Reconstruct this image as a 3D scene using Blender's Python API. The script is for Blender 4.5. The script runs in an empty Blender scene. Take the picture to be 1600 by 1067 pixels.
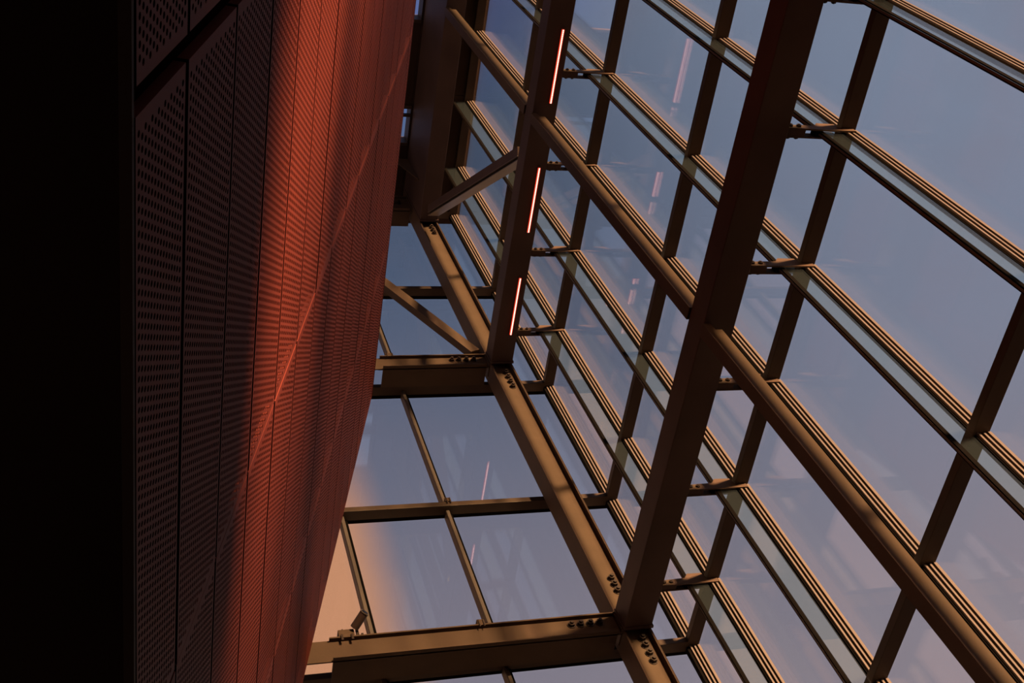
import bpy, math, random
from mathutils import Vector, Matrix
random.seed(4)
C = bpy.context.scene.collection
SC = bpy.context.scene

# ------------------------------------------------------------------ camera
cam = bpy.data.cameras.new('camera'); camo = bpy.data.objects.new('camera', cam); C.objects.link(camo)
M3 = Matrix(((0.9493116347, 0.0129794978, -0.3140683888),
             (-0.1496496797, -0.8599895509, -0.4878759532),
             (-0.2764279175, 0.5101465524, -0.8144557087)))
camo.matrix_world = M3.to_4x4()            # eye at the origin, floor 1.6 m below
cam.sensor_width = 36; cam.lens = 42.545; cam.clip_start = 0.05; cam.clip_end = 500
SC.camera = camo

# ------------------------------------------------------------------ view + light
SC.view_settings.view_transform = 'Standard'; SC.view_settings.look = 'None'
SC.view_settings.exposure = 0.0; SC.view_settings.gamma = 1.0
SC.view_settings.use_curve_mapping = False
try:
    SC.cycles.transparent_max_bounces = 32
    SC.cycles.max_bounces = 10
except Exception: pass

w = bpy.data.worlds.new('dusk_sky'); SC.world = w; w.use_nodes = True
N = w.node_tree.nodes; L = w.node_tree.links; N.clear()
def nd(t, **k):
    n = N.new(t)
    for a, b in k.items(): setattr(n, a, b)
    return n
def mth(op, a, b=None, c=None):
    n = nd('ShaderNodeMath', operation=op)
    for i, v in enumerate((a, b, c)):
        if v is None: continue
        if isinstance(v, (int, float)): n.inputs[i].default_value = v
        else: L.new(v, n.inputs[i])
    return n.outputs[0]
def smooth(v, lo, hi):
    n = nd('ShaderNodeMapRange', interpolation_type='SMOOTHSTEP'); L.new(v, n.inputs[0])
    n.inputs[1].default_value = lo; n.inputs[2].default_value = hi
    n.inputs[3].default_value = 0; n.inputs[4].default_value = 1
    return n.outputs[0]
def mixc(f, a, b):
    n = nd('ShaderNodeMix', data_type='RGBA'); L.new(f, n.inputs[0]) if not isinstance(f, (int, float)) else setattr(n.inputs[0], 'default_value', f)
    for i, v in ((6, a), (7, b)):
        if isinstance(v, tuple): n.inputs[i].default_value = v + (1,)
        else: L.new(v, n.inputs[i])
    return n.outputs[2]
tc = nd('ShaderNodeTexCoord'); sp = nd('ShaderNodeSeparateXYZ'); L.new(tc.outputs['Generated'], sp.inputs[0])
X, Y, Z = sp.outputs
elev = mth('ARCSINE', Z)
az = mth('ARCTAN2', X, Y)
base = mixc(smooth(elev, 0.45, 1.15), (0.35, 0.295, 0.33), (0.095, 0.14, 0.235))
base = mixc(mth('MULTIPLY', smooth(az, 0.5, 1.3), smooth(elev, 0.5, 0.8)), base, (0.25, 0.30, 0.41))
base = mixc(smooth(elev, 1.10, 1.22), base, (0.05, 0.13, 0.37))
base = mixc(smooth(elev, -0.05, 0.45), (0.36, 0.22, 0.17), base)
nz = nd('ShaderNodeTexNoise'); nz.inputs['Scale'].default_value = 3.2; nz.inputs['Detail'].default_value = 5
nz.inputs['Roughness'].default_value = 0.55; L.new(tc.outputs['Generated'], nz.inputs['Vector'])
veil = mth('MULTIPLY', smooth(nz.outputs[0], 0.42, 0.72), 0.35)
base = mixc(veil, base, (0.27, 0.20, 0.23))
# peach cloud bank low in the +Y direction
edge = mth('ADD', az, mth('MULTIPLY', mth('SUBTRACT', nz.outputs[0], 0.5), 0.06))
inside = mth('SUBTRACT', 1.0, smooth(edge, 0.265, 0.34))
inside = mth('MULTIPLY', inside, smooth(az, -1.1, -0.6))
inside = mth('MULTIPLY', inside, mth('SUBTRACT', 1.0, smooth(elev, 0.84, 1.0)))
base = mixc(inside, base, (0.72, 0.335, 0.18))
bg = nd('ShaderNodeBackground'); L.new(base, bg.inputs[0]); bg.inputs[1].default_value = 1.0
wo = nd('ShaderNodeOutputWorld'); L.new(bg.outputs[0], wo.inputs[0])

sun = bpy.data.lights.new('setting_sun', 'SUN'); so = bpy.data.objects.new('setting_sun', sun); C.objects.link(so)
SUNDIR = Vector((0.69, -2.0, 0.195)).normalized()            # towards the sun
so.rotation_euler = SUNDIR.to_track_quat('Z', 'Y').to_euler()
so.location = (60, -120, 16)
sun.energy = 45.0; sun.color = (1.0, 0.54, 0.26); sun.angle = math.radians(4.0)

# ------------------------------------------------------------------ materials
def mat(name, col, rough=0.5, metal=0.0, spec=0.4, noise=0.15, scale=6.0, bump=0.0):
    m = bpy.data.materials.new(name); m.use_nodes = True
    nt = m.node_tree; b = nt.nodes['Principled BSDF']
    b.inputs['Roughness'].default_value = rough; b.inputs['Metallic'].default_value = metal
    b.inputs['Specular IOR Level'].default_value = spec
    t = nt.nodes.new('ShaderNodeTexCoord'); n = nt.nodes.new('ShaderNodeTexNoise')
    n.inputs['Scale'].default_value = scale; n.inputs['Detail'].default_value = 6
    nt.links.new(t.outputs['Object'], n.inputs['Vector'])
    r = nt.nodes.new('ShaderNodeValToRGB')
    r.color_ramp.elements[0].position = 0.3; r.color_ramp.elements[1].position = 0.7
    r.color_ramp.elements[0].color = tuple(c*(1-noise) for c in col)+(1,)
    r.color_ramp.elements[1].color = tuple(min(1, c*(1+noise)) for c in col)+(1,)
    nt.links.new(n.outputs[0], r.inputs[0]); nt.links.new(r.outputs[0], b.inputs['Base Color'])
    if bump:
        bp = nt.nodes.new('ShaderNodeBump'); bp.inputs['Strength'].default_value = bump; bp.inputs['Distance'].default_value = 0.004
        n2 = nt.nodes.new('ShaderNodeTexNoise'); n2.inputs['Scale'].default_value = scale*25
        nt.links.new(t.outputs['Object'], n2.inputs['Vector']); nt.links.new(n2.outputs[0], bp.inputs['Height'])
        nt.links.new(bp.outputs[0], b.inputs['Normal'])
    return m
STEEL = mat('painted_steel', (0.060, 0.039, 0.027), 0.6, 0.0, 0.15, 0.12, 3.0, 0.15)
BEAM = mat('box_beam_paint', (0.058, 0.038, 0.035), 0.55, 0.0, 0.15, 0.15, 2.0, 0.1)
BOLT = mat('bolt_steel', (0.02, 0.011, 0.009), 0.5, 0.0, 0.3, 0.1)
ALU = mat('bronze_aluminium', (0.045, 0.03, 0.022), 0.5, 0.0, 0.2, 0.08)
TRIM = mat('brushed_gold_aluminium', (0.095, 0.078, 0.068), 0.45, 0.1, 0.4, 0.06)
GASK = mat('black_gasket', (0.0022, 0.0018, 0.0016), 0.8, 0, 0.04, 0.1)
RED = mat('red_coated_panel', (0.092, 0.0185, 0.0125), 0.6, 0.0, 0.06, 0.10, 1.3, 0.05)
REDB = mat('dark_red_backing', (0.008, 0.001, 0.001), 0.9, 0, 0.0, 0.15)
ROOF = mat('brown_soffit_panel', (0.03, 0.018, 0.014), 0.7, 0, 0.1, 0.2, 1.2)
SOFF = mat('dark_soffit', (0.02, 0.012, 0.009), 0.8, 0, 0.15, 0.25, 1.0)
FLOOR = mat('dark_stone_floor', (0.07, 0.045, 0.035), 0.6, 0, 0.3, 0.2, 0.8)
WHITE = mat('white_tag', (0.75, 0.77, 0.8), 0.5, 0, 0.3, 0.03)
LENS = mat('black_lens', (0.01, 0.01, 0.012), 0.08, 0, 0.6, 0.1)

def glass_mat(name, tint, ior, haze=0.0, hazecol=(0.5, 0.6, 0.5)):
    m = bpy.data.materials.new(name); m.use_nodes = True; nt = m.node_tree; nt.nodes.clear()
    o = nt.nodes.new('ShaderNodeOutputMaterial'); t = nt.nodes.new('ShaderNodeBsdfTransparent'); t.inputs[0].default_value = tint + (1,)
    g = nt.nodes.new('ShaderNodeBsdfGlossy'); g.inputs['Roughness'].default_value = 0.0; g.inputs[0].default_value = (0.95, 0.97, 1, 1)
    geo = nt.nodes.new('ShaderNodeNewGeometry')
    dt = nt.nodes.new('ShaderNodeVectorMath'); dt.operation = 'DOT_PRODUCT'
    nt.links.new(geo.outputs['Incoming'], dt.inputs[0]); nt.links.new(geo.outputs['Normal'], dt.inputs[1])
    def mt(op, a, b=None):                     # Schlick reflectance, equal for entering and leaving a thin pane
        k = nt.nodes.new('ShaderNodeMath'); k.operation = op
        for i, v in enumerate((a, b)):
            if v is None: continue
            if isinstance(v, (int, float)): k.inputs[i].default_value = v
            else: nt.links.new(v, k.inputs[i])
        return k.outputs[0]
    r0 = ((ior-1)/(ior+1))**2
    fr = mt('ADD', mt('MULTIPLY', mt('POWER', mt('SUBTRACT', 1.0, mt('ABSOLUTE', dt.outputs['Value'])), 5.0), 1-r0), r0)
    mx = nt.nodes.new('ShaderNodeMixShader')
    nt.links.new(fr, mx.inputs[0]); nt.links.new(g.outputs[0], mx.inputs[2])
    if haze:
        d = nt.nodes.new('ShaderNodeBsdfTranslucent'); d.inputs[0].default_value = hazecol + (1,)
        d2 = nt.nodes.new('ShaderNodeBsdfDiffuse'); d2.inputs[0].default_value = hazecol + (1,)
        a = nt.nodes.new('ShaderNodeMixShader'); a.inputs[0].default_value = 0.5
        nt.links.new(d.outputs[0], a.inputs[1]); nt.links.new(d2.outputs[0], a.inputs[2])
        b = nt.nodes.new('ShaderNodeMixShader'); b.inputs[0].default_value = haze
        nt.links.new(t.outputs[0], b.inputs[1]); nt.links.new(a.outputs[0], b.inputs[2]); nt.links.new(b.outputs[0], mx.inputs[1])
    else:
        nt.links.new(t.outputs[0], mx.inputs[1])
    nt.links.new(mx.outputs[0], o.inputs[0])
    return m
GLASS = glass_mat('insulating_glass', (0.97, 0.975, 0.98), 1.5)
FIN = glass_mat('fin_glass', (0.90, 0.94, 0.90), 1.5, 0.02, (0.5, 0.68, 0.8))
def emis(name, col, s):
    m = bpy.data.materials.new(name); m.use_nodes = True; nt = m.node_tree; nt.nodes.clear()
    o = nt.nodes.new('ShaderNodeOutputMaterial'); e = nt.nodes.new('ShaderNodeEmission'); e.inputs[0].default_value = col+(1,); e.inputs[1].default_value = s
    nt.links.new(e.outputs[0], o.inputs[0]); return m
LEDR = emis('red_led_halo_diffuser', (1.0, 0.055, 0.02), 1.0)  # red emission; the widened strip also imitates the halo round the chips
LEDW = emis('led_chip', (1.0, 0.52, 0.42), 2.4)

# ------------------------------------------------------------------ helpers
class MB:
    def __init__(s): s.v = []; s.f = []; s.mi = []
    def box(s, x0, x1, y0, y1, z0, z1, m=0):
        b = len(s.v)
        s.v += [(x0,y0,z0),(x1,y0,z0),(x1,y1,z0),(x0,y1,z0),(x0,y0,z1),(x1,y0,z1),(x1,y1,z1),(x0,y1,z1)]
        s.f += [(b,b+3,b+2,b+1),(b+4,b+5,b+6,b+7),(b,b+1,b+5,b+4),(b+1,b+2,b+6,b+5),(b+2,b+3,b+7,b+6),(b+3,b,b+4,b+7)]
        s.mi += [m]*6; return s
    def prism(s, poly, axis, a0, a1, m=0):
        """poly: 2D points in the two other axes (cyclic order), extruded along axis"""
        b = len(s.v); n = len(poly)
        for a in (a0, a1):
            for p, q in poly:
                s.v.append({0:(a,p,q), 1:(p,a,q), 2:(p,q,a)}[axis])
        s.f.append(tuple(b+i for i in range(n))); s.f.append(tuple(b+n+i for i in reversed(range(n))))
        for i in range(n):
            j = (i+1) % n; s.f.append((b+i, b+n+i, b+n+j, b+j))
        s.mi += [m]*(n+2); return s
    def frame(s, P, Q, side, prof, m=0):
        """sweep closed 2D profile (u along side, v along third axis) from P to Q"""
        P = Vector(P); Q = Vector(Q); d = (Q-P).normalized(); u = Vector(side); u = (u-d*u.dot(d)).normalized(); vv = d.cross(u)
        b = len(s.v); n = len(prof)
        for O in (P, Q):
            for a, c in prof: s.v.append(tuple(O+u*a+vv*c))
        s.f.append(tuple(b+i for i in range(n))); s.f.append(tuple(b+n+i for i in reversed(range(n))))
        for i in range(n):
            j = (i+1) % n; s.f.append((b+i, b+n+i, b+n+j, b+j))
        s.mi += [m]*(n+2); return s
    def cyl(s, P, Q, r, n=12, m=0, side=(0.3, 0.5, 0.81)):
        pr = [(r*math.cos(2*math.pi*i/n), r*math.sin(2*math.pi*i/n)) for i in range(n)]
        return s.frame(P, Q, side, pr, m)
    def build(s, name, mats, parent=None, bevel=0.0):
        me = bpy.data.meshes.new(name); me.from_pydata(s.v, [], s.f)
        for m in (mats if isinstance(mats, (list, tuple)) else [mats]): me.materials.append(m)
        if any(s.mi): me.polygons.foreach_set('material_index', s.mi)
        import bmesh
        bm = bmesh.new(); bm.from_mesh(me); bmesh.ops.recalc_face_normals(bm, faces=bm.faces)
        if bevel:
            es = [e for e in bm.edges if e.is_manifold and e.calc_face_angle(0) > 0.9]
            bmesh.ops.bevel(bm, geom=es, offset=bevel, segments=2, affect='EDGES', profile=0.5)
        bm.to_mesh(me); bm.free()
        o = bpy.data.objects.new(name, me); C.objects.link(o)
        if parent: o.parent = parent; o.matrix_parent_inverse = parent.matrix_basis.inverted()
        return o
def tag(o, label=None, cat=None, group=None, kind=None):
    if label: o['label'] = label
    if cat: o['category'] = cat
    if group: o['group'] = group
    if kind: o['kind'] = kind
    return o
def empty(name, loc=(0, 0, 0)):
    o = bpy.data.objects.new(name, None); C.objects.link(o); o.location = loc; o.empty_display_size = 0.2
    return o
def Lnk(name, mesh, parent=None, loc=None):
    o = bpy.data.objects.new(name, mesh); C.objects.link(o)
    if loc: o.location = loc
    if parent: o.parent = parent; o.matrix_parent_inverse = parent.matrix_basis.inverted()
    return o

# ------------------------------------------------------------------ measured grid
YB = -10.0                                   # how far the hall runs behind the camera
ZT = [3.02, 5.48, 7.955, 10.36, 12.84, 15.52, 18.28]      # transom undersides
TT = 0.074                                   # transom thickness
YF = [7.54, 6.385, 5.225, 4.075, 2.875, 1.81] + [1.81-1.16*i for i in range(1, 11)]   # fin positions
XI, XO = 5.515, 5.65                         # transom depth, side wall
YI, YO = 8.349, 8.48                         # transom depth, end wall
XL = -2.0                                    # end wall runs behind the red wall to here
MX = [4.95, 3.60, 2.40, 1.20, 0.0, -1.2]     # end wall mullions
ZTOP = 18.36

# ------------------------------------------------------------------ setting: floor, soffit, ceiling
tag(MB().box(-8, 30, YB-6, 30, -1.75, -1.6).build('floor', FLOOR), kind='structure')
tag(MB().box(-8, 0.03, YB, 7.9, 2.93, 3.05).build('ceiling_soffit', SOFF), kind='structure')
cl = empty('ceiling'); tag(cl, kind='structure')
SL = [(3.2, 5.14), (6.54, 7.18)]
segs = []; y = YB
for a, b in SL: segs.append((y, a)); y = b
segs.append((y, 8.62))
for a, b in segs:
    MB().box(3.3, 4.66, a+.004, b-.004, ZTOP, ZTOP+.2).build('ceiling_panel', ROOF, cl)
yy = YB
while yy < 8.6:
    b = min(yy+2.33, 8.62)
    MB().box(-2.2, 3.296, yy+.004, b-.004, ZTOP, ZTOP+.2).build('ceiling_panel', ROOF, cl)
    MB().box(4.664, 5.72, yy+.004, b-.004, ZTOP, ZTOP+.2).build('ceiling_panel', ROOF, cl)
    yy += 2.33
for i, (a, b) in enumerate(SL):
    f = MB()
    f.box(3.3, 4.66, a-.02, a+.03, ZTOP-.03, ZTOP+.25).box(3.3, 4.66, b-.03, b+.02, ZTOP-.03, ZTOP+.25)
    f.box(4.655, 4.66, a, b, ZTOP-.01, ZTOP+.25).box(3.3, 3.34, a, b, ZTOP-.03, ZTOP+.25)
    if i == 1: f.box(3.3, 4.66, a+.13, a+.17, ZTOP-.02, ZTOP+.05)
    k = f.build('window_%d' % (3+i), ALU); tag(k, kind='structure')
    MB().box(3.34, 4.62, a+.03, b-.03, ZTOP+.15, ZTOP+.17).build('pane', GLASS, k)

# solid lower walls under the glass, unseen, added to cut off low light
tag(MB().box(5.52, 5.68, YB, 8.34, -1.6, 2.99).build('wall_right', SOFF), kind='structure')
tag(MB().box(XL, 5.68, 8.35, 8.50, -1.6, 2.99).build('wall_end', SOFF), kind='structure')
tag(MB().box(-2.2, 5.7, YB-.2, YB-.02, -1.6, 6.1).build('wall_back_blocker', SOFF), kind='structure')  # added out of view to stop sun leaking through the open rear
# unseen sun blocker, its sloped top shaped to shade the lower red wall
tag(MB().prism([(YB, -1.6), (-2.3, -1.6), (-2.3, 3.1), (YB, 6.3)], 0, 4.34, 4.44).build('wall_sun_blocker', ROOF), kind='structure')

# ------------------------------------------------------------------ red perforated wall (leans over the hall)
TH = 0.321123; CX = -0.884133
LEN = math.hypot(1, TH)
U_D = Vector((TH/LEN, 0, 1/LEN)); NRM = Vector((1/LEN, 0, -TH/LEN))     # up the slope, and out of the wall
def wp(s, y, off=0.0):
    z = s/LEN
    return Vector((CX+TH*z, y, z)) + NRM*off
S0, S1, PW, NP = 3.087, 3.587, 0.64, 14
wl = empty('wall_left', wp(S0, 0)); tag(wl, kind='structure')
PIT = 0.0345; COL = PIT*math.sqrt(3)/2
def perf_mesh(Ls, Ly):
    """flat sheet, Ls up the slope, Ly along the wall, staggered round holes, plain margins, folded edges"""
    v = []; f = []
    nc = int((Ls-0.022)//COL); ny = int((Ly-0.03)//PIT)-1
    ms = (Ls-nc*COL)/2; my = (Ly-(ny+0.5)*PIT)/2
    R = 0.0104
    for c in range(nc):
        s0 = ms+c*COL; off = my+(PIT/2 if c % 2 else 0)
        # filler strips at both ends of the column
        for a, b2 in ((0.0, off), (off+ny*PIT, Ly)):
            k = len(v); v += [(s0,a),(s0+COL,a),(s0+COL,b2),(s0,b2)]; f.append((k,k+1,k+2,k+3))
        for j in range(ny):
            y0 = off+j*PIT; cx = s0+COL/2; cy = y0+PIT/2
            k = len(v)
            v += [(s0,y0),(cx,y0),(s0+COL,y0),(s0+COL,cy),(s0+COL,y0+PIT),(cx,y0+PIT),(s0,y0+PIT),(s0,cy)]
            for q in range(8):
                an = math.radians(-135+45*q); v.append((cx+R*math.cos(an), cy+R*math.sin(an)))
            for q in range(8):
                p = (q+1) % 8; f.append((k+q, k+p, k+8+p, k+8+q))
    for a, b2 in ((0.0, ms), (ms+nc*COL, Ls)):
        k = len(v); v += [(a,0),(b2,0),(b2,Ly),(a,Ly)]; f.append((k,k+1,k+2,k+3))
    # local frame: x = up slope, y = along wall, z = out of wall
    V = [(a, b, 0.0) for a, b in v]
    k = len(V); t = -0.035
    V += [(0,0,0),(Ls,0,0),(Ls,Ly,0),(0,Ly,0),(0,0,t),(Ls,0,t),(Ls,Ly,t),(0,Ly,t)]
    f += [(k,k+4,k+5,k+1),(k+1,k+5,k+6,k+2),(k+2,k+6,k+7,k+3),(k+3,k+7,k+4,k)]
    me = bpy.data.meshes.new('panel'); me.from_pydata(V, [], f); me.materials.append(RED); me.materials.append(GASK)
    me.polygons[-3].material_index = 1; me.polygons[-1].material_index = 1
    return me
MW = Matrix((U_D, Vector((0, 1, 0)), -NRM)).transposed()
# rotation taking local x->U_D, y->Y, z->NRM (right-handed check)
if U_D.cross(Vector((0, 1, 0))).dot(NRM) < 0:
    MW = Matrix((U_D, Vector((0, 1, 0)), U_D.cross(Vector((0, 1, 0))))).transposed(); FLIP = -1
else:
    MW = Matrix((U_D, Vector((0, 1, 0)), NRM)).transposed(); FLIP = 1
ysegs = [(-5.0, -2.6), (-2.58, -1.30), (-1.28, 1.035), (1.115, 3.443), (3.453, 5.828), (5.832, 7.9)]
cache = {}
G = 0.028
SB = [S0] + [S1+i*0.622 for i in range(15)] + [S1+PW*NP]
for (ya, yb) in ysegs:
    for sa, sb in zip(SB[:-1], SB[1:]):
        key = (round(sb-sa, 3), round(yb-ya, 3))
        if key not in cache:
            me = perf_mesh(sb-sa-G, yb-ya)
            if FLIP < 0:
                for q in me.vertices: q.co.z = -q.co.z
            cache[key] = me
        o = Lnk('panel', cache[key])
        o.matrix_world = Matrix.Translation(wp(sa+G/2, ya, random.uniform(-.0015, .0015))) @ MW.to_4x4()
        mwp = o.matrix_world.copy(); o.parent = wl; o.matrix_parent_inverse = wl.matrix_basis.inverted(); o.matrix_basis = mwp
ST = S1+NP*PW
def wbox(y0, y1, s0, s1, o0, o1):
    m = MB(); b = 0
    for yy in (y0, y1):
        for s, o in ((s0, o0), (s1, o0), (s1, o1), (s0, o1)): m.v.append(tuple(wp(s, yy, o)))
    m.f = [(0,1,2,3),(7,6,5,4),(0,4,5,1),(1,5,6,2),(2,6,7,3),(3,7,4,0)]; m.mi = [0]*6
    return m
wbox(YB, 7.88, S0+.01, ST-.01, -.30, -.055).build('backing', REDB, wl)
wbox(7.885, 7.905, S0, ST, -.30, .0).build('end_return', RED, wl)
wbox(YB, 7.9, ST, ST+.02, -.32, .003).build('coping', RED, wl)
wbox(YB, 7.9, S0-.02, S0-.002, -.32, .0).build('bottom_edge_trim', SOFF, wl)
# plain wall behind the camera's left, solid
wbox(YB, -5.02, S0, ST, -.05, 0).build('plain_panel', RED, wl)

# ------------------------------------------------------------------ side curtain wall = window_1
w1 = empty('window_1', (5.6, 0, 0)); tag(w1, kind='structure')
for z in ZT:
    m = MB().box(XI, XO, YB, YI+.0, z, z+TT); m.build('transom', ALU, w1, 0.004)
def mull_y(m, x0, x1, yc, z0, z1):
    """vertical mullion whose stepped face looks along -Y"""
    pr = [(x0, -.004, .03), (x0+.014, -.024, .03), (x0+.032, -.004, .012), (x0+.058, -.026, .03), (x0+.076, -.006, .012), (x0+.098, -.030, .03)]
    ends = [x0+.014, x0+.032, x0+.058, x0+.076, x0+.098, x1]
    for k, ((a, f, h), b) in enumerate(zip(pr, ends)):
        m.box(a, b, yc+f, yc+h, z0, z1, 1 if k % 2 == 0 else 0)
cache2 = {}
def zs(i):   # clear space between transom i and i+1
    return ZT[i]+TT, ZT[i+1]
yl = YF
for i in range(len(ZT)-1):
    z0, z1 = zs(i)
    for yc in yl:
        key = i
        if key not in cache2:
            m = MB(); mull_y(m, XI+.018, XO+.008, 0.0, z0+.001, z1-.001)
            o = m.build('mullion', [TRIM, GASK], w1); o.location.y = yc
            cache2[key] = o.data
        else:
            o = Lnk('mullion', cache2[key], w1, (0, yc, 0))
    # corner mullion
    m = MB(); mull_y(m, XI+.018, XO+.008, 8.425, z0+.001, z1-.001)
    m.box(XI+.03, XO+.008, 8.455, YO, z0+.001, z1-.001, 0); m.box(XI-.0, XI+.03, 8.42, YO, z0+.001, z1-.001, 1)
    m.build('corner_mullion', [TRIM, GASK], w1)
# panes (sealed double units: two leaves)
ys = [8.47]+YF
for i in range(len(ZT)-1):
    z0, z1 = ZT[i]+TT/2, ZT[i+1]+TT/2
    for j in range(len(ys)-1):
        yb, ya = ys[j], ys[j+1]
        m = MB().box(XO+.012, XO+.022, ya+.006, yb-.006, z0+.006, z1-.006).box(XO+.036, XO+.046, ya+.006, yb-.006, z0+.006, z1-.006)
        m.build('pane', GLASS, w1)
# glass fins with notches round the transoms
XF = 5.300
poly = [(XF, ZT[0]), ]
left = [(XF, 3.0), (XF, 18.27)]
right = []
for i, z in reversed(list(enumerate(ZT))):
    if i == len(ZT)-1:
        right += [(XI-.006, 18.27)]; continue
    right += [(XI+.012, ZT[i+1]-.006) if False else (XI+.014, (ZT[i+1]-.006)), (XI+.014, z+TT+.006), (XI-.006, z+TT+.006), (XI-.006, z-.006)]
poly = left + right + [(XI-.006, 3.0)]
# build as a strip of quads to stay simple and manifold: plain column + tabs between the transoms
def fin_mb():
    m = MB(); t = .0095
    zc = [3.0]
    m.box(XF, XI-.006, -t, t, 3.0, 18.27)
    return m
def tab_mb():
    m = MB(); t = .0095
    for i in range(len(ZT)-1):
        z0, z1 = zs(i); m.box(XI-.006, XI+.014, -t, t, z0+.006, z1-.006)
    return m
fme = None
for yc in YF[:13]:
    if fme is None:
        f0 = fin_mb().build('glass_fin', FIN, w1); f0.location.y = yc; fme = f0.data
        c = MB()
        c.box(XF-.006, XF+.034, -.019, -.0105, 3.0, 18.2, 0).box(XF-.006, XF+.034, .0105, .019, 3.0, 18.2, 0).box(XF-.010, XF-.001, -.008, .008, 3.0, 18.2, 1)
        cp = c.build('edge_channel', [GASK, TRIM], f0); cme = cp.data
        cp.matrix_parent_inverse = Matrix.Identity(4)
    else:
        f0 = Lnk('glass_fin', fme, w1, (0, yc, 0)); cp = Lnk('edge_channel', cme); cp.parent = f0

# ------------------------------------------------------------------ end curtain wall = window_2
w2 = empty('window_2', (2, 8.5, 0)); tag(w2, kind='structure')
for z in ZT:
    MB().box(XL, XO, YI+.001, YO, z, z+TT).build('transom', ALU, w2, 0.004)
for i in range(len(ZT)-1):
    z0, z1 = zs(i)
    for xc in MX:
        m = MB()
        m.box(xc-.045, xc-.003, 8.422, 8.53, z0+.001, z1-.001, 2).box(xc-.040, xc-.005, 8.414, 8.422, z0+.001, z1-.001, 0)  # pale front strip and darker sides paint the lit and shaded faces
        m.box(xc-.003, xc+.010, 8.45, 8.53, z0+.001, z1-.001, 1)
        m.box(xc+.010, xc+.038, 8.47, 8.53, z0+.001, z1-.001, 1)
        m.build('mullion', [TRIM, GASK, ALU], w2)
    xs = [XO-.02]+MX+[XL]
    a0, a1 = ZT[i]+TT/2, ZT[i+1]+TT/2
    for j in range(len(xs)-1):
        MB().box(xs[j+1]+.006, xs[j]-.006, 8.546, 8.556, a0+.006, a1-.006).box(xs[j+1]+.006, xs[j]-.006, 8.57, 8.58, a0+.006, a1-.006).build('pane', GLASS, w2)
# slim outer cover strip along transoms between glass and steel
for z in ZT[:-1]:
    MB().box(XL, XO, YO+.002, 8.545, z+.02, z+TT-.012).build('pressure_plate', GASK, w2)
    MB().box(XO+.001, XO+.011, YB, 8.47, z+.02, z+TT-.012).build('pressure_plate', GASK, w1)

# ------------------------------------------------------------------ primary steel
XA, XB = 4.69, 4.985
BZ = [(2.92, 3.18), (7.85, 8.115), (12.78, 13.035)]
Yc0, Yc1 = 8.0, 8.27
# corner column (H section, web facing down the hall)
col = empty('steel_column', (4.84, 8.13, -1.6))
tag(col, 'tall tan H-section steel column in the corner where both glass walls meet', 'column')
m = MB()
m.box(XA, XA+.022, Yc0, Yc1, -1.6, 18.35).box(XB-.022, XB, Yc0, Yc1, -1.6, 18.35).box(XA+.022, XB-.022, 8.066, 8.08, -1.6, 18.35)
m.build('column_shaft', STEEL, col)
def bolt(par, P, ax, r=.03, h=.03, name='bolt'):
    P = Vector(P); A = Vector(ax)
    m = MB(); m.cyl(P, P+A*.006, r*1.35, 12).cyl(P+A*.006, P+A*(.006+h), r, 6).cyl(P+A*(.006+h), P+A*(h+.026), r*.55, 8)
    return m.build(name, BOLT, par)
for z in (17.02, 16.92, 16.82, 12.66, 12.55, 12.44, 12.33, 8.66, 8.565, 8.47, 7.78, 7.69, 7.585, 7.485, 13.35, 13.25):
    if abs(z-13.3) < .1: continue
    bolt(col, (4.872, 8.065, z), (0, -1, 0), .034, .036)
for z in (13.20, 13.30): bolt(col, (4.872, 8.065, z), (0, -1, 0), .02, .02)

lb = ['tan box girder far above, running along the hall under the roof', 'dark box girder carrying the red light strips, second level up', 'widest dark box girder crossing the picture, lowest of those in view']
def ubeam(z0, z1, label):
    b = empty('box_girder', (4.84, 0, z0)); tag(b, label, 'beam', 'box girders along the glass side wall')
    MB().box(XA, XB, YB, 7.955, z0, z1).build('girder_body', BEAM, b, 0.008)
    MB().box(XA-.006, XB+.012, 7.955, 7.985, z0-.012, z1+.006).build('end_plate', BEAM, b)
    return b
g1 = ubeam(*BZ[1], 'widest dark box girder crossing the picture from upper centre to the lower node')
g2 = ubeam(*BZ[2], 'dark box girder carrying the glowing red light strips')
g3 = ubeam(17.1, 18.34, 'deep dark girder tucked under the roof next to the skylights')

def vbeam(z0, z1, label, x1=XA, cope=1.86):
    b = empty('steel_beam', (2, 8.1, z0)); tag(b, label, 'beam', 'short steel beams tying the corner column to the red wall')
    m = MB()
    m.box(-1.2, x1, 8.045, 8.06, z0, z1)
    m.box(cope, x1-.0, 8.0, 8.215, z1-.016, z1).box(cope, x1-.045, 8.0, 8.325, z0, z0+.016)
    m.build('beam_body', STEEL, b)
    for x in (4.215, 4.31, 4.41, 4.51): bolt(b, (x, 8.044, (z0+z1)/2+.04), (0, -1, 0), .032, .03)
    MB().box(x1-.012, x1+.0, 8.0, 8.2, z0-.0, z1+.01).build('end_plate', STEEL, b)
    return b
v1 = vbeam(7.86, 8.12, 'bolted steel beam at the bottom edge with a spotlight clamped on it')
v2 = vbeam(12.795, 13.05, 'bolted steel beam one level up, meeting the girder with light strips', cope=3.27)
v3 = vbeam(17.62, 18.1, 'dark steel beam under the roof, almost hidden by the red wall', cope=3.27)

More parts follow.
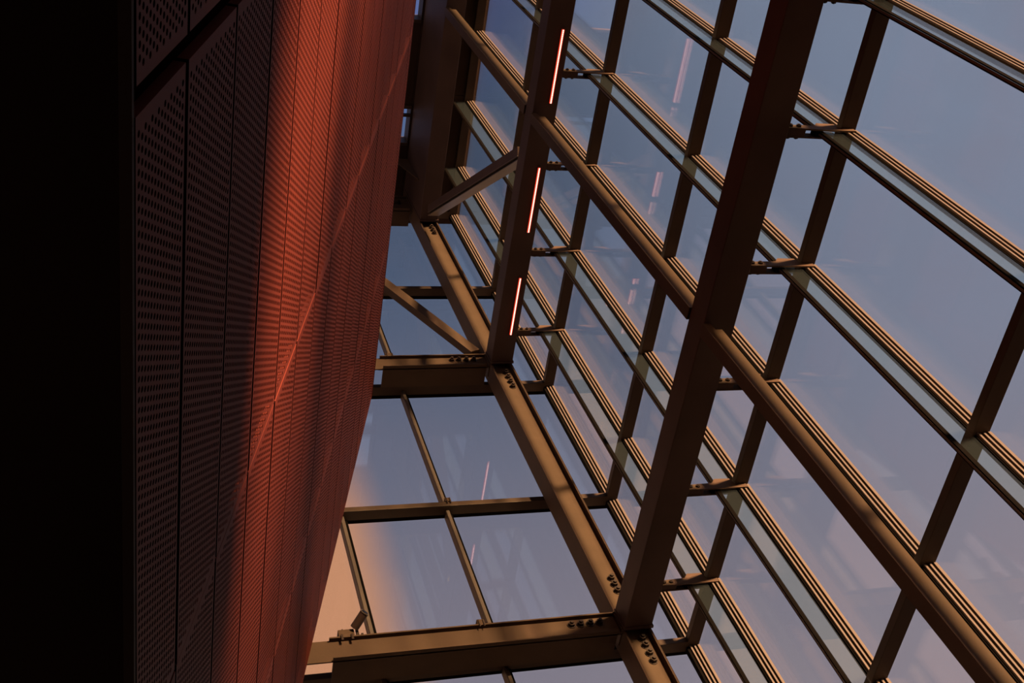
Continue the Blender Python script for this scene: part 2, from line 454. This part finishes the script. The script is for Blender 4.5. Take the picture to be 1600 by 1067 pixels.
# slim secondary posts standing between the girders
def post(z0, z1, label, yb=4.55, cope=True):
    m = MB()
    x0, x1 = 4.672, 4.808
    m.box(x0, x1, yb, yb+.012, z0, z1-(.10 if cope else 0)).box(x0, x0+.012, yb+.012, yb+.118, z0, z1-(.10 if cope else 0)).box(x1-.012, x1, yb+.012, yb+.118, z0, z1-(.10 if cope else 0)).box(x0+.012, x1-.012, yb+.106, yb+.118, z0, z1-(.10 if cope else 0))
    if cope: m.box(x0, x0+.075, yb, yb+.118, z1-.10, z1)
    o = m.build('steel_post', STEEL); tag(o, label, 'post', 'slim steel posts between the girders')
    return o
post(3.18, 7.845, 'slim tan steel post below the widest girder, running to the lower right')
post(8.12, 12.775, 'slim orange-lit steel post between the widest girder and the light-strip girder')
post(13.04, 17.095, 'slim orange-lit steel post above the light-strip girder, reaching the roof girder')
post(-1.6, 2.9, 'slim steel post standing on the hall floor', cope=False)

# braces
def brace(P, Q, side, hw, hd, label, H=True, T=False):
    m = MB(); t = .014
    if T:   # closed box; pale lips along the lower edge painted as lit flange edges
        m.frame(P, Q, side, [(-hd, -hw), (hd, -hw), (hd, .025), (-hd, .025)])
        m.frame(P, Q, side, [(-hd-.004, .025), (hd, .025), (hd, .036), (-hd-.004, .036)], 1)
        m.frame(P, Q, side, [(-hd+.03, .036), (hd-.03, .036), (hd-.03, .070), (-hd+.03, .070)], 2)
        m.frame(P, Q, side, [(-hd-.004, .070), (hd, .070), (hd, .082), (-hd-.004, .082)], 1)
    elif H:
        # H section: flanges at both in-plane edges
        prof1 = [(-hd, hw-t), (hd, hw-t), (hd, hw), (-hd, hw)]
        prof2 = [(-hd, -hw), (hd, -hw), (hd, -hw+t), (-hd, -hw+t)]
        prof3 = [(-t/2, -hw+t), (t/2, -hw+t), (t/2, hw-t), (-t/2, hw-t)]
        for p in (prof1, prof2, prof3): m.frame(P, Q, side, p)
    else:
        m.frame(P, Q, side, [(-hd, -hw), (hd, -hw), (hd, hw), (-hd, hw)])
    b = empty('diagonal_brace', P); tag(b, label, 'brace')
    m.build('brace_body', [BEAM if T else STEEL, TRIM, GASK], b); return b
b1 = brace((4.79, 5.19, 13.10), (4.79, 7.64, 16.76), (1, 0, 0), .085, .085, T=True, label= 'dark diagonal brace with two pale edges, from the light-strip girder up to the roof node')
b2 = brace((4.60, 8.10, 13.21), (3.25, 8.10, 16.33), (0, 1, 0), .072, .055, 'orange-lit diagonal brace rising from the light-strip node towards the red wall', H=False)
MB().prism([(4.46, 13.06), (4.68, 13.06), (4.68, 13.42), (4.60, 13.42), (4.46, 13.2)], 1, 8.158, 8.172).build('gusset_plate', STEEL, b2)
gp = MB().prism([(4.42, 18.30), (4.685, 17.45), (4.685, 18.30)], 1, 7.42, 7.44).build('gusset_plate', STEEL)
tag(gp, 'small orange triangular gusset plate beside the upper skylight, at the wall edge', 'plate')

MB().box(4.70, 4.88, 5.03, 5.32, 13.036, 13.050).build('foot_plate', STEEL, b1)
# brackets from girders to transoms
NAMES = ['nearest the corner column', 'second from the corner column', 'third from the corner column', 'fourth from the corner column', 'fifth from the corner column', 'sixth from the corner column']
def bracket(zt, yc, label, group):
    r = empty('steel_bracket', (XB, yc, zt)); tag(r, label, 'bracket', group)
    z0 = zt-.055
    pl = [(XB+.006, z0), (5.62, z0), (5.62, zt-.002), (XI-.004, zt-.002), (XI-.03, zt+.082), (5.33, zt+.085), (5.285, zt+.03), (XB+.006, zt+.018)]
    for s in (-1, 1):
        a = -.040 if s < 0 else .026
        MB().prism(pl, 1, yc+a, yc+a+.014).build('plate', STEEL, r)
    for x in (5.045, 5.12):
        m = MB(); m.cyl((x, yc-.062, zt-.012), (x, yc+.062, zt-.012), .011, 8).cyl((x, yc-.056, zt-.012), (x, yc-.042, zt-.012), .021, 6).cyl((x, yc+.042, zt-.012), (x, yc+.056, zt-.012), .021, 6)
        m.build('bolt', BOLT, r)
    MB().box(XB+.003, 5.17, yc-.026, yc+.026, z0+.004, zt+.010).build('spacer', BEAM, r)
    MB().box(5.26, 5.29, yc-.026, yc+.026, z0+.004, zt+.02).build('spacer', GASK, r)
    return r
LV = [(1, ZT[2], 'widest girder'), (2, ZT[4], 'light-strip girder')]
for li, zt, nm in LV:
    for k, yc in enumerate(YF[:6]):
        bracket(zt, yc, 'bolted steel bracket tying the %s to the glass wall, %s' % (nm, NAMES[k]), 'glass wall brackets on the %s' % nm)

# LED strips
def led(ya, yb, label):
    r = empty('light_strip', (4.885, ya, 12.78)); tag(r, label, 'light', 'red light strips under the girder')
    MB().box(4.868, 4.902, ya-.02, yb+.02, 12.766, 12.7795).build('housing', BEAM, r)
    MB().box(4.870, 4.900, ya, yb, 12.754, 12.766).build('diffuser', LEDR, r)
    m = MB(); n = int((yb-ya)/.0215)
    for i in range(n):
        y = ya+.01+i*(yb-ya-.02)/(n-1); m.box(4.878, 4.892, y-.0092, y+.0092, 12.749, 12.754)
    d = m.build('led_chips', LEDW, r); d['kind'] = 'stuff'
led(3.55, 4.42, 'glowing red light strip at the top of the picture, longest and brightest of the three')
led(5.23, 6.08, 'glowing red light strip in the middle of the three on the girder')
led(6.72, 7.54, 'glowing red light strip nearest the corner column, lowest of the three')

# fixtures
jb = empty('junction_box', (2.02, 8.08, 8.12)); tag(jb, 'small junction box on top of the lowest beam beside the spotlight', 'box')
MB().box(1.95, 2.10, 8.0, 8.1, 8.121, 8.205).build('box_body', STEEL, jb, .005)
MB().cyl((2.0, 8.03, 8.2), (2.0, 8.03, 8.235), .007, 8).build('screw', BOLT, jb)
for q in (1.965, 2.06): MB().box(q, q+.02, 7.985, 8.0, 8.06, 8.13).build('clamp_jaw', BOLT, jb)
spt = empty('spotlight', (2.13, 8.06, 8.12)); tag(spt, 'small cylindrical spotlight tilted upward on the lowest beam by the red wall', 'spotlight')
A = Vector((2.105, 7.985, 8.20)); B = Vector((2.195, 7.85, 8.245)); D = (B-A).normalized()
MB().cyl(A, B, .042, 20).build('spotlight_body', BEAM, spt)
m = MB(); n = 20
m.cyl(B, B+D*.006, .045, n); m.build('rim', TRIM, spt)
MB().cyl(B+D*.006, B+D*.009, .034, n).build('lens', LENS, spt)
MB().box(2.12, 2.145, 8.02, 8.045, 8.121, 8.22).box(2.165, 2.185, 8.02, 8.045, 8.121, 8.16).build('mounting_arm', BOLT, spt)
def clamp(x, y, z, label, w=.075):
    r = empty('pipe_clamp', (x, y, z)); tag(r, label, 'clamp')
    MB().box(x-w/2, x+w/2, y-.03, y+.05, z+.001, z+.062).build('clamp_block', STEEL, r, .004)
    MB().cyl((x-.01, y+.0, z+.06), (x-.01, y+.0, z+.085), .008, 8).build('screw', BOLT, r)
    for q in (x-w/2+.01, x+w/2-.02): MB().box(q, q+.01, y-.04, y-.03, z-.04, z+.05).build('clamp_jaw', BOLT, r)
clamp(3.32, 8.03, 8.12, 'small square clamp on the lowest beam below the middle mullion')
clamp(3.40, 8.03, 13.05, 'small square clamp on the upper beam next to the red wall', .1)
clamp(3.595, 8.37, ZT[3]+TT, 'small square clamp on the thin rail where the middle mullion crosses it', .07)
